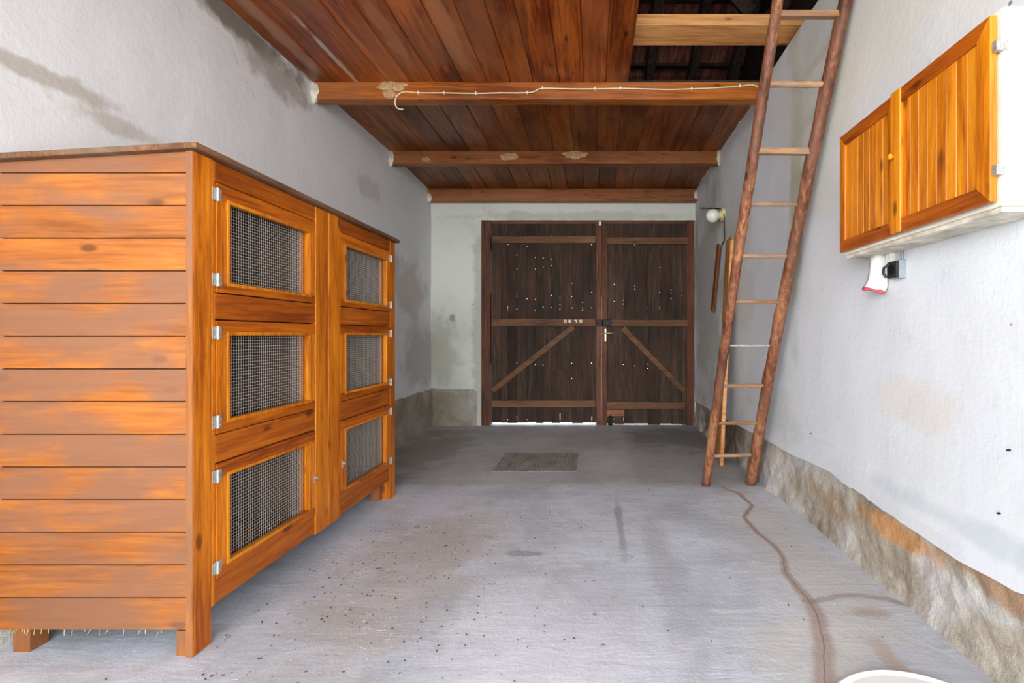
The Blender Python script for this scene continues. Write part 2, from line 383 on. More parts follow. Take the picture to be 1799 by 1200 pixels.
M['dark_plastic'] = flat('dark_plastic', (52,50,50), .4, nz=.3, scale=80)
M['pink'] = flat('pinkish_red_residue', (190,80,92), .5, nz=.25)
M['mud'] = flat('dried_mud', (184,150,112), .95, nz=.28, scale=70)
M['mortar'] = flat('white_mortar', (214,210,196), .9, nz=.18, scale=25)
M['mortar_old'] = flat('grimy_mortar', (150,142,130), .9, nz=.3, scale=18)
M['straw'] = flat('dry_straw', (206,190,150), .8, nz=.3)
M['debris'] = flat('dark_crumbs', (84,70,56), .9, nz=.4, scale=30)
M['dust'] = flat('dusty_bedding', (196,186,170), .9, nz=.25, scale=30)
M['sticker'] = flat('white_sticker', (224,216,200), .6, nz=.06)
mt = N('clay_roof_tiles', .85); pz = mt.pos(); t1 = mt.noise(mt.mul(pz, (1,.15,.15)), 22, 5, .6)
mt.col(mt.ramp(t1, [(.35, lin((96,54,46))), (.55, lin((150,92,78))), (.7, lin((184,126,108)))])); mt.bump(t1, .4, .02); M['tile'] = mt.m
mg = N('ribbed_iron_cover', .75, .3); pg = mg.pos(); g1 = mg.noise(pg, 9, 6, .65)
mg.col(mg.ramp(g1, [(.35, lin((122,108,98))), (.5, lin((152,146,138))), (.7, lin((170,166,160)))])); mg.bump(g1, .3, .006); M['cover'] = mg.m

def fnoise(x, y, z, s, o=0): return noise.noise(Vector((x*s+o, y*s, z*s)))

# ---------------------------------------------------------------- the setting
def floor_z(y): return 0 if y < 3.2 else -.05*(y-3.2)/(YB-3.2) if y < YB else -.05
b = MB(); nx, ny = 70, 150
xs = [-2.5 + (1.75+2.5)*i/nx for i in range(nx+1)]; ys = [Y0 + (6.3-Y0)*j/ny for j in range(ny+1)]
b.add([(x, y, floor_z(y) + .004*fnoise(x,y,0,2.2)) for y in ys for x in xs],
      [(j*(nx+1)+i, j*(nx+1)+i+1, (j+1)*(nx+1)+i+1, (j+1)*(nx+1)+i) for j in range(ny) for i in range(nx)])
b.box(-2.5, 1.75, Y0, 6.3, -.35, -.12)
b.build('floor', M['floor'], kind='structure', world=True, smooth=True)
MB().box(-30, 30, -40, Y0-.0, -.30, -.02).build('ground', M['ground'], kind='structure', world=True)
MB().box(-30, 30, 6.3, 45, -.35, -.075).build('ground', M['ground'], kind='structure', world=True)

def grid_wall(fn, us, vs, back):
    """fn(u, v) -> point; a wall surface with a solid box behind"""
    b = MB(); nu, nv = len(us), len(vs)
    b.add([fn(u, v) for v in vs for u in us], [(j*nu+i, j*nu+i+1, (j+1)*nu+i+1, (j+1)*nu+i) for j in range(nv-1) for i in range(nu-1)])
    b.box(*back); return b
def lins(a, b_, n): return [a + (b_-a)*i/n for i in range(n+1)]
# left wall
b = grid_wall(lambda y, z: (XL + .010*fnoise(0,y,z,1.1) + .003*fnoise(1,y,z,5), y, z), lins(Y0, YB+.05, 160), lins(-.12, 3.10, 80), (-2.5, XL-.03, Y0, 6.3, -.12, 3.10))
b.build('wall_left', M['plaster_left'], kind='structure', world=True, smooth=False)
# right wall, its plaster ending in a sagging lip above the bare plinth
def lip(y):
    pts = [(-1.2,.45),(1.0,.47),(1.38,.44),(1.6,.425),(2.02,.40),(2.6,.37),(3.1,.335),(3.6,.33),(4.4,.30),(6.1,.27)]
    for (a, p), (c, q) in zip(pts[:-1], pts[1:]):
        if a <= y <= c: return p + (q-p)*(y-a)/(c-a)
    return .3
def band(y): return max(0, min(1, (2.6-y)/1.0))
def rwall(y, t):
    lo = lip(y) - .085*band(y) + .012*fnoise(0,y,0,7) + .006*fnoise(3,y,0,25); z = lo + (3.075-lo)*t
    x = XR + .012*fnoise(0,y,z,1.0,5) + .003*fnoise(1,y,z,5)
    if t < .06:                                   # the lip kicks out
        k = 1 - t/.06; x -= .030*min(1, k*1.6)*(.25+.75*band(y))
    return (x, y, z)
tv = [0, .008, .02, .032, .045, .06] + lins(.08, 1, 64)
b = MB(); us = lins(Y0, YB+.05, 220); nu = len(us)
b.add([rwall(y, t) for t in tv for y in us], [(j*nu+i, j*nu+i+1, (j+1)*nu+i+1, (j+1)*nu+i) for j in range(len(tv)-1) for i in range(nu-1)])
# underside of the lip
b.add([rwall(y, 0) for y in us] + [(XR+.06, y, rwall(y,0)[2]) for y in us], [(i, i+1, nu+i+1, nu+i) for i in range(nu-1)])
b.box(XR+.04, 1.7, Y0, 6.3, .5, 3.075)
b.build('wall_right', M['plaster_right'], kind='structure', world=True)
# plinths
def plinth_r(y, t):
    top = lip(y) - .02*(1-band(y)) + .02
    z = -.12 + (top+.12)*t
    bulge = .055*math.exp(-((y-3.32)/.16)**2) + .02*math.exp(-((y-3.9)/.5)**2)
    foot = .035*max(0, 1-(z+.05)/.12)
    x = XR + .012 - .010*(1-band(y)) - bulge*(.35+.65*(1-t)) - foot*.6 + (.020*fnoise(0,y,z,4.5,9) + .010*fnoise(2,y,z,13) + .004*fnoise(2,y,z,34))*(min(1,(1-t)*5)) + .004*(t > .8)
    return (x, y, z)
b = MB(); us = lins(Y0, YB+.05, 420); nu = len(us); tv = lins(0, 1, 34)
b.add([plinth_r(y, t) for t in tv for y in us], [(j*nu+i, j*nu+i+1, (j+1)*nu+i+1, (j+1)*nu+i) for j in range(len(tv)-1) for i in range(nu-1)])
b.add([plinth_r(y, 1) for y in us] + [(XR+.06, y, plinth_r(y,1)[2]) for y in us], [(i, i+1, nu+i+1, nu+i) for i in range(nu-1)])
b.box(XR+.055, 1.7, Y0, 6.3, -.12, .5)
b.build('baseboard_right', M['plinth'], kind='structure', world=True, smooth=True)
def plinth_l(y, t):
    top = .43 + .03*fnoise(0,y,0,2.5) + .012*fnoise(0,y,0,14); z = -.12 + (top+.12)*t
    k_ = max(0, min(1, (y-3.25)/.3))
    return (XL + .006 + .029*k_ - (.03*k_ if t > .97 else 0) + (.25+.75*k_)*(.016*fnoise(0,y,z,4) + .006*fnoise(2,y,z,15)), y, z)
b = MB(); us = lins(Y0, YB+.02, 300); nu = len(us); tv = lins(0, .96, 22) + [.98, 1]
b.add([plinth_l(y, t) for t in tv for y in us], [(j*nu+i, j*nu+i+1, (j+1)*nu+i+1, (j+1)*nu+i) for j in range(len(tv)-1) for i in range(nu-1)])
b.build('baseboard_left', M['plinth_dark'], kind='structure', world=True, smooth=True)
# back wall round the gate opening
DX0, DX1, DZ = (845-1045)*YB/800, (1221-1045)*YB/800, H + (588-387)*YB/800
def bw(x, z): return (x, YB + .008*fnoise(x,0,z,1.6) + .003*fnoise(x,1,z,6), z)
b = MB()
us, vs = lins(XL-.05, DX0, 30), lins(-.12, 3.06, 90); nu = len(us)
b.add([bw(x + (.008*fnoise(0,0,z,6) if x == DX0 else 0), z) for z in vs for x in us], [(j*nu+i, j*nu+i+1, (j+1)*nu+i+1, (j+1)*nu+i) for j in range(len(vs)-1) for i in range(nu-1)])
us, vs = lins(DX0, XR+.05, 90), lins(DZ, 3.06, 14); nu = len(us)
b.add([bw(x, z + (.006*fnoise(x,0,0,8) if z == DZ else 0)) for z in vs for x in us], [(j*nu+i, j*nu+i+1, (j+1)*nu+i+1, (j+1)*nu+i) for j in range(len(vs)-1) for i in range(nu-1)])
b.box(-2.5, DX0-.002, YB+.02, 6.3, -.12, 3.10); b.box(DX0-.01, 1.7, YB+.02, 6.3, DZ+.004, 3.10); b.box(DX1, 1.7, YB+.02, 6.3, -.12, DZ+.02)
b.build('wall_back', M['plaster_back'], kind='structure', world=True)
PX1 = (838-1045)*YB/800
def plinth_b(x, t):
    top = .43 + .02*fnoise(x,0,0,4) + .01*fnoise(x,0,0,17) - (.03 if x > PX1-.04 else 0); z = -.12 + (top+.12)*t
    e = min(1, max(0, (PX1-x)/.03))
    return (x, YB - (.030*e if t < .97 else .004) + .012*fnoise(x,0,z,5) - .012*math.exp(-((z-.12-.12*math.sin(x*5))/.03)**2)*e, z)
b = MB(); us = lins(XL-.02, PX1, 60); nu = len(us); tv = lins(0, .96, 30) + [.98, 1]
b.add([plinth_b(x, t) for t in tv for x in us], [(j*nu+i, j*nu+i+1, (j+1)*nu+i+1, (j+1)*nu+i) for j in range(len(tv)-1) for i in range(nu-1)])
b.build('baseboard_back', M['plinth_dark'], kind='structure', world=True, smooth=True)

# ceiling boards (V-jointed planks running into the room), hatch hole at the right
HX, HY0, YB1, YB2 = .253, 1.92, 3.42, 4.705
def cz(y): return ZC if y < 4.8 else ZC - .045*(y-4.8)/1.1
def plank(b, x0, x1, y0, y1, th=.024):
    e = .006; dz = U(-.003, .003); b.nw(); x0 += .0008; x1 -= .0008
    p = []
    for y in (y0, y1):
        z = cz(y) + dz
        p += [(x0, y, z+e), (x0+e, y, z), (x1-e, y, z), (x1, y, z+e), (x1, y, z+th), (x0, y, z+th)]
    b.add(p, [(0,1,2,3,4,5), (11,10,9,8,7,6)] + [(i, i+6, (i+1)%6+6, (i+1)%6) for i in range(6)])
b = MB(); x = HX
nar = []
while x > XL-.02: 
    wd = U(.165, .205); nar.append((max(x-wd, XL-.03), x)); x -= wd
for x0, x1 in nar: plank(b, x0, x1, Y0, YB1+.05)
x = HX
while x < XR+.04:
    wd = U(.17, .2); plank(b, x, min(x+wd, XR+.05), Y0, HY0); x += wd
# pale bare strip between two boards at the left, grime
b.build('ceiling', M['ceil'], kind='structure', world=True)
b = MB(); x = XL-.03
while x < XR+.04:
    wd = U(.19, .235); plank(b, x, min(x+wd, XR+.05), YB1+.051, YB2+.05); x += wd
x = XL-.03
while x < XR+.04:
    wd = U(.19, .235); plank(b, x, min(x+wd, XR+.05), YB2+.051, YB+.06); x += wd
b.build('ceiling', M['ceil_back'], kind='structure', world=True)
def cove(X, sx, ya, yb_, o):
    b = MB(); us = lins(ya, yb_, int((yb_-ya)*40)); K = 5; vs = []
    for y in us:
        r = .020 + .016*fnoise(o, y, 0, 5) + .010*fnoise(o, y, 3, 19); r = max(r, .004)
        for k in range(K+1):
            a = k/K*math.pi/2; vs.append((X - sx*r*(1-math.sin(a))*1.3 + sx*.012, y, cz(y) + .004 - r*(1-math.cos(a))))
    b.add(vs, [(i*(K+1)+k, i*(K+1)+k+1, (i+1)*(K+1)+k+1, (i+1)*(K+1)+k) for i in range(len(us)-1) for k in range(K)]); return b
cove(XR, 1, 3.52, YB, 3).build('trim_4', M['mortar'], kind='structure', world=True)
cove(XL, -1, Y0+.1, YB, 8).build('trim_5', M['mortar_old'], kind='structure', world=True)
# attic above: backing layer, gables, front
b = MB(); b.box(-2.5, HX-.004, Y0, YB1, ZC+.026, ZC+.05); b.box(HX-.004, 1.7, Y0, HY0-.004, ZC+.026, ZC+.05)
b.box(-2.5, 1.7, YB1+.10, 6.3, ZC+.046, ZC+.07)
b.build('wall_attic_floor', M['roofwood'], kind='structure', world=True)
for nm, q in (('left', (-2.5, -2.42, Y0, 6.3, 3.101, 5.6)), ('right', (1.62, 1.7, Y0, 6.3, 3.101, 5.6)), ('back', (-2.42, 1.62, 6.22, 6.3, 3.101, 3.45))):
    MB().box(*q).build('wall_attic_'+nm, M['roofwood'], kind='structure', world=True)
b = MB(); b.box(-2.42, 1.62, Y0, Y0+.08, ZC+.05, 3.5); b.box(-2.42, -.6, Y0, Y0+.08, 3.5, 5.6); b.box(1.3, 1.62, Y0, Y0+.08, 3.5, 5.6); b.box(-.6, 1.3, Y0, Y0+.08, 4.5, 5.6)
b.build('wall_attic_front', M['roofwood'], kind='structure', world=True)     # unseen gable, opening added to let daylight onto the tiles
pa = bpy.data.lights.new('added_gable_portal', 'AREA'); pa.shape = 'RECTANGLE'; pa.size = 1.88; pa.size_y = .98; pa.cycles.is_portal = True  # sampling portal for the added gable opening
pq = bpy.data.objects.new('added_gable_portal', pa); C.objects.link(pq); pq.location = (.35, Y0+.09, 4.0); pq.rotation_euler = (math.pi/2, 0, 0)
RS = .5
def rz(y): return 3.30 + (6.4-y)*RS if y > 2.2 else 3.30 + 4.2*RS - (2.2-y)*RS
b = MB(); n = 22
cols = lins(-2.6, 1.8, n*8)
def wavy(x): return .018*abs(math.sin(x*math.pi/ (4.4/n)))
rows = []
y = 6.6
while y > 2.25:
    rows.append((y, max(y-.32, 2.2))); y -= .30
for ya, yb in rows:
    k = len(cols)
    b.add([(x, ya, rz(ya)+.06+wavy(x)) for x in cols] + [(x, yb, rz(yb)+.085+wavy(x)) for x in cols], [(i,i+1,k+i+1,k+i) for i in range(k-1)])
b.add([(-2.6,2.2,rz(2.2)+.1),(1.8,2.2,rz(2.2)+.1),(1.8,Y0-.2,rz(Y0-.2)+.1),(-2.6,Y0-.2,rz(Y0-.2)+.1)], [(0,1,2,3)])
b.add([(-2.7,2.2,rz(2.2)+.18),(1.9,2.2,rz(2.2)+.18),(1.9,6.7,rz(6.7)+.18),(-2.7,6.7,rz(6.7)+.18)], [(0,1,2,3)])
b.build('roof', M['tile'], kind='structure', world=True)
RL = ['leftmost blackened rafter seen through the hatch', 'middle blackened rafter seen through the hatch', 'rightmost blackened rafter seen through the hatch']
for i, X in enumerate((.60, 1.06, 1.50)):
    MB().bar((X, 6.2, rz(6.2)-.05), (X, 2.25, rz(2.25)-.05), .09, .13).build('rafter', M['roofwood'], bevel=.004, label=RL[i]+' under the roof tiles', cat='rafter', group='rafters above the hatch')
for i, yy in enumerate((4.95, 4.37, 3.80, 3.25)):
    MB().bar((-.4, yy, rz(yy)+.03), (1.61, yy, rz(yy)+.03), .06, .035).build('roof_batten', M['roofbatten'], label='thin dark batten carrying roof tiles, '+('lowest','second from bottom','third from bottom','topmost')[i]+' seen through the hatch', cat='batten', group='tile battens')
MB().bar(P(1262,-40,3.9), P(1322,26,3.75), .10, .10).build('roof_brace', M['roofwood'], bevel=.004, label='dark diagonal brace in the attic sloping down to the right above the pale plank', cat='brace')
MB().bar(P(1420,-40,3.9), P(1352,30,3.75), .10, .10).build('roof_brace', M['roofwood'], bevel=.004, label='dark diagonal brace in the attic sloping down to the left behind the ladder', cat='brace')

# ---------------------------------------------------------------- beams
def lump(b, c, rx, rz_, ry, n=5):
    """thin crusty patch facing the camera (normal -y)"""
    vs, fs = [], []; K = 22; J = 5; ph = R()*10
    for j in range(J+1):
        t = j/J
        for k in range(K):
            a = 2*math.pi*k/K; rr = t*(1+.35*noise.noise(Vector((math.cos(a)*1.6+ph, math.sin(a)*1.6, 0))))
            vs.append((c[0]+rx*rr*math.cos(a), c[1]-ry*(1-t**3)*(1+.5*noise.noise(Vector((a*2,t*4,ph)))), c[2]+rz_*rr*math.sin(a)))
    for j in range(J):
        for k in range(K): fs.append((j*K+k, j*K+(k+1)%K, (j+1)*K+(k+1)%K, (j+1)*K+k))
    b.add(vs, fs)
def beam(y0, y1, z0, z1, mat, label, x0=XL-.02, x1=XR+.03):
    t = thing('ceiling_beam', ((x0+x1)/2, (y0+y1)/2, z0), label, 'beam', 'ceiling beams')
    b = MB(); n = 30
    for yy, zz in (): pass
    vs = []; K = 40
    for i in range(K+1):
        x = x0 + (x1-x0)*i/K; s = .004*noise.noise(Vector((x*1.3, y0, 2)))
        vs += [(x, y0+s, z0+s), (x, y1, z0+s*.6), (x, y1, z1), (x, y0+s, z1)]
    fs = [(0,1,2,3), tuple(K*4+q for q in (3,2,1,0))]
    for i in range(K):
        for q in range(4): fs.append((i*4+q, i*4+(q+1)%4, (i+1)*4+(q+1)%4, (i+1)*4+q))
    b.add(vs, fs); b.build('timber', mat, t, bevel=.006)
    return t
ZB = H + 1.77
b1 = beam(3.42, 3.515, ZB, ZC+.001, M['beam'], 'nearest varnished ceiling beam, with a white cable stapled along it')
b2 = beam(4.705, 4.80, ZB, ZC+.001, M['beam_back'], 'middle varnished ceiling beam with pale mud patches on its face')
b3 = beam(5.78, 5.88, H+1.70, cz(5.85)+.001, M['beam_back'], 'farthest ceiling beam, resting against the wall above the gate')
def mudp(t, x, y, z, rx, rzz, name='mud_patch'):
    b = MB(); c = P(x, y, z); lump(b, c, rx*z/800, rzz*z/800, .008); b.build(name, M['mud'], t, label='dried mud patch left by a nest')
mudp(b1, 690, 151, 3.419, 25, 9); mudp(b1, 684, 165, 3.419, 12, 8)
mudp(b2, 895, 275, 4.704, 16, 7); mudp(b2, 1008, 272, 4.704, 19, 7); mudp(b2, 1022, 271, 4.704, 11, 5); mudp(b2, 748, 280, 4.704, 8, 4)
def mortar_end(t, X, y, z, h, sx):
    b = MB(); vs, fs = [], []; K, J = 16, 8
    for j in range(J+1):
        a = math.pi*j/J
        for k in range(K):
            q = 2*math.pi*k/K; r = 1+.35*noise.noise(Vector((math.cos(q)*2+X, math.sin(q)*2+z, a*2+y)))
            vs.append((X + sx*r*.05*math.sin(a)*math.cos(q), y - r*.022*math.sin(a)*math.sin(q)+.01, z + h*r*math.cos(a)))
    for j in range(J):
        for k in range(K): fs.append((j*K+k, j*K+(k+1)%K, (j+1)*K+(k+1)%K, (j+1)*K+k))
    b.add(vs, fs).build('mortar', M['mortar'], t, smooth=True, label='rough white mortar round the beam end')
mortar_end(b1, XL+.005, 3.42, ZB+.06, .085, 1); mortar_end(b2, XL+.005, 4.705, ZB+.06, .08, 1); mortar_end(b3, XL+.01, 5.78, ZB-.02, .06, 1)
mortar_end(b2, XR, 4.705, ZB+.07, .085, 1); mortar_end(b3, XR, 5.78, ZB+.01, .07, 1)
# pale plank lying across the hatch
MB().box(HX-.3, XR+.30, 2.91, 3.12, H+1.982, H+2.052).build('loft_plank', M['raw'], bevel=.004, label='pale bare timber plank lying across the open ceiling hatch', cat='plank')
# cable on the beam
def path(pts, y): return [P(px, py, y) for px, py in pts]
cb = MB(); yy = 3.412
pts = path([(708,192),(700,191),(695,186),(694,177),(697,169),(704,163),(714,161),(735,163),(780,163),(836,164),(880,163),(926,163),(940,160),(953,155),(1000,156),(1045,156),(1090,155),(1130,156),(1175,157),(1215,156),(1260,154),(1300,151),(1322,149),(1334,154),(1338,159)], yy)
def smooth_path(p, k=3):
    out = []
    for i in range(len(p)-1):
        p0, p1, p2, p3 = p[max(i-1,0)], p[i], p[i+1], p[min(i+2,len(p)-1)]
        for j in range(k):
            t = j/k; out.append(.5*((2*p1)+(p2-p0)*t+(2*p0-5*p1+4*p2-p3)*t*t+(3*p1-p0-3*p2+p3)*t**3))
    out.append(p[-1]); return out
t = thing('cable', pts[0], 'thin white electric cable stapled along the nearest ceiling beam, its cut end curling down', 'cable')
cb.tube(smooth_path(pts), .0048, 6).build('wire', M['cable'], t, smooth=True)
for px, py in ((735,163),(780,163),(836,164),(926,163),(953,155),(1045,156),(1090,155),(1215,156),(1300,151)):
    c = P(px, py, 3.414); MB().box(c.x-.004, c.x+.004, 3.404, 3.421, c.z-.010, c.z+.010).build('cable_clip', M['plastic'], t)

# ---------------------------------------------------------------- gate: posts, two leaves
YG = 5.955                                   # front of the boards
def gx(px): return (px-1045)*YG/800
def gz(py): return H + (588-py)*YG/800
for k, q in enumerate(((gx(846), gx(862), YG-.03, YG+.09, -.05, DZ+.01), (gx(1206), gx(1222), YG-.03, YG+.09, -.05, DZ+.01), (gx(862)+.001, gx(1206)-.001, YG-.0, YG+.09, gz(393), DZ+.01))):
    MB().box(*q).build('trim_%d' % (k+1), M['gate_z'] if k < 2 else M['gate_x'], kind='structure', bevel=.004)
def seams_to_leaf(name, x0, x1, seams, z0, z1, rails, brace, label, stile, lamp):
    t = bpy.data.objects.new(name, None); t.empty_display_size = .05; t.location = ((x0+x1)/2, YG, z0); C.objects.link(t); ORG[t.name] = Vector(t.location)
    tag(t, label, kind='structure')
    edges = [x0] + seams + [x1]
    b = MB()
    for i in range(len(edges)-1):
        a, c = edges[i], edges[i+1]; b.nw(); last = i == len(edges)-2
        zz0 = z0 + U(-.006, .01)
        holes = []
        if not last:
            nh = random.choice((3,4,5,6,7)); 
            for _ in range(nh):
                q = random.choice(lamp) + U(-.03, .03); holes.append((q, U(.008,.013), U(.0055,.0095)))
            if R() < .25: holes.append((U(z0+.3, z0+1.1), U(.05,.14), U(.002,.003)))
            if R() < .25: holes.append((z0+.03, U(.05,.10), U(.003,.005)))
        holes.sort(); z = zz0
        if i == 0 and name == 'door_1': holes = []
        dy = U(0, .005); g_ = .0022
        def seg(za, zb, cut=0):
            b.box(a+g_, c-max(g_, cut), YG+dy, YG+.012, za, zb); b.box(a-.0012, c-cut, YG+.012, YG+.028, za, zb)
        for q, h, wd in holes:
            if q <= z+.01 or q+h >= z1-.02: continue
            seg(z, q); seg(q, q+h, wd); z = q+h
        seg(z, z1)
    b.build('board_panel', M['gate'], t)
    for k, (ra, rb, rx0, rx1) in enumerate(rails):
        MB().box(rx0, rx1, YG-.035, YG, rb, ra).build('rail', M['gate_x'], t, bevel=.003)
    (ax, ay), (bx, by) = brace
    MB().bar((ax, YG-.014, ay), (bx, YG-.014, by), .07 , .026, (0,1,0)).build('brace', M['gate_x'], t, bevel=.003)
    MB().box(stile[0], stile[1], YG-.045, YG+.02, z0-.02, z1).build('stile', M['gate_z'], t, bevel=.004)
    return t
zt = gz(393); lampz = [gz(y) for y in (412,430,452,470,500,512,524,534,542,542,542,640,650,668,735)]
L = seams_to_leaf('door_1', gx(862.7), gx(1056.1), [gx(x) for x in (880,892,908,926,941,954.5,969,984,1005,1024,1040)], gz(743), zt,
    [(gz(416),gz(428),gx(865),gx(1046)), (gz(560),gz(573),gx(865),gx(1046)), (gz(703),gz(715),gx(865),gx(1046))],
    ((gx(866),gz(686)),(gx(1008),gz(574))), 'left leaf of the dark wooden gate, with stickers on its middle rail', (gx(1047.5),gx(1056.3)), lampz)
Rr = seams_to_leaf('door_2', gx(1056.7), gx(1205.7), [gx(x) for x in (1080,1096,1116,1139,1160,1180,1199)], gz(745.5), zt,
    [(gz(418),gz(430),gx(1066),gx(1208)), (gz(562),gz(574),gx(1066),gx(1208)), (gz(706),gz(718),gx(1066),gx(1204))],
    ((gx(1094),gz(577)),(gx(1202),gz(687))), 'right leaf of the dark wooden gate, carrying the lock and lever handle', (gx(1056.75),gx(1066)), lampz)
MB().box(gx(1053), gx(1060), YG+.03, YG+.045, gz(520), gz(394)).build('cover_strip', M['gate_z'], L)
# the light slit at the hinge side of the left leaf stays open (leaf starts at px 865, post ends at 862)
MB().box(gx(1066), gx(1097), YG-.02, YG, gz(731), gz(720)).build('repair_block', M['beam_back'], Rr, bevel=.003)
m = MB().box(gx(1068), gx(1076), YG-.05, YG-.01, gz(746), gz(732)); m.tube([(gx(1072), YG-.055, gz(729)), (gx(1072), YG-.055, gz(748))], .012, 8); m.build('floor_bolt', M['black'], Rr, bevel=.002)
m = MB(); m.box(gx(1050), gx(1058), YG-.10, YG-.045, gz(573), gz(562)); m.box(gx(1059), gx(1073), YG-.09, YG-.045, gz(573), gz(562)); m.tube([(gx(1049), YG-.075, gz(567)), (gx(1074), YG-.075, gz(568))], .016, 8)
m.build('lock_case', M['black'], Rr, bevel=.006)
m = MB(); m.box(gx(1062), gx(1065), YG-.052, YG-.045, gz(600), gz(578)); m.build('handle_plate', M['brass'], Rr, bevel=.002)
m = MB(); m.tube([(gx(1063.5), YG-.045, gz(585.5)), (gx(1063.5), YG-.085, gz(585.5)), (gx(1066), YG-.095, gz(585.5)), (gx(1076), YG-.095, gz(585.5))], .008, 8); m.build('lever_handle', M['brass'], Rr, smooth=True)
m = MB(); m.tube([(gx(1052), YG-.055, gz(586)), (gx(1063), YG-.055, gz(587))], .004, 6); m.build('bolt_rod', M['brass'], Rr)
for k, (px, py) in enumerate(((993.2,564.5),(1001,564.5),(1011.5,564.5),(1020.3,564.5))):
    s = MB(); a = .019; cx, cz_ = gx(px), gz(py); y = YG-.0362
    q = a*2/5
    pat = [["11111","11011","10001","11011","11111"], ["10111","11111","10101","11111","01111"], ["11111","01110","00111","00011","00011"], ["11111","11011","10001","11011","11111"]][k]
    for r_, row in enumerate(pat):
        for c_, ch in enumerate(row):
            if ch == '1': s.box(cx-a+c_*q, cx-a+(c_+1)*q, y, y+.0012, cz_+a-(r_+1)*q, cz_+a-r_*q)
    s.build('sticker', M['sticker'], L)
for za, zb in ((440, 415), (640, 515)): MB().box(gx(861), gx(866), YG+.03, YG+.042, gz(za), gz(zb)).build('cover_strip', M['gate_z'], L)
MB().box(gx(1052), gx(1056), YG-.06, YG-.02, gz(398), gz(391)).build('top_latch', M['zinc'], L)

# ---------------------------------------------------------------- rabbit hutch
HXF = -1.405; HB = XL+.024                   # front face, back
HY_A, HY_Z = 1.597, 3.20
hut = thing('rabbit_hutch', ((HXF+HB)/2, (HY_A+HY_Z)/2, 0), 'large orange-varnished wooden rabbit hutch with six wire mesh doors along the left wall', 'hutch')
yy = [1.597, 1.685, 2.285, 2.397, 2.509, 3.12, 3.20]
TH = .028
def slab(name, y0, y1, z0, z1, mat, xo=0, th=TH, par=hut, bevel=.003):
    return MB().box(HXF-th+xo, HXF+xo, y0, y1, z0, z1).build(name, mat, par, bevel=bevel)
TOP = 1.775
# corner posts: an outer and a narrow inner board
MB().box(HXF-.024, HXF, HY_A-.004, 1.668, 0, TOP).build('corner_post', M['pine_z'], hut, bevel=.003)
MB().box(HXF-.024, HXF-.0005, HY_A-.0065, HY_A-.0042, .002, TOP-.002).build('post_facing', M['pine_leg'], hut)
slab('post_strip', 1.6695, 1.685, .13, TOP, M['pine_z'])
slab('center_post', 2.286, 2.396, .125, TOP, M['pine_z'], .004)
slab('center_post', 2.3985, 2.508, .125, TOP, M['pine_z'], .004)
MB().box(HXF-.055, HXF, 3.122, HY_Z, 0, TOP).build('corner_post', M['pine_z'], hut, bevel=.003)
for (ya, yb) in ((1.686, 2.285), (2.509, 3.121)):
    slab('rail', ya, yb, 1.699, TOP, M['pine_y'])
    slab('rail', ya, yb, 1.187, 1.284, M['pine_y'])
    slab('rail', ya, yb, .654, .757, M['pine_y'])
    slab('rail', ya, yb, .132, .218, M['pine_y'], -.004)
def mesh_panel(x, y0, y1, z0, z1, c=.0127, r=.00065):
    b = MB(); n = int((y1-y0)/c); 
    for i in range(1, n+1):
        y = y0 + (y1-y0)*i/(n+1); j = .0006*math.sin(i*1.3)
        b.box(x-r, x+r, y-r, y+r, z0-.01, z1+.01)
    n = int((z1-z0)/c)
    for i in range(1, n+1):
        z = z0 + (z1-z0)*i/(n+1); b.box(x-r-.0012, x+r-.0012, y0-.01, y1+.01, z-r, z+r)
    return b
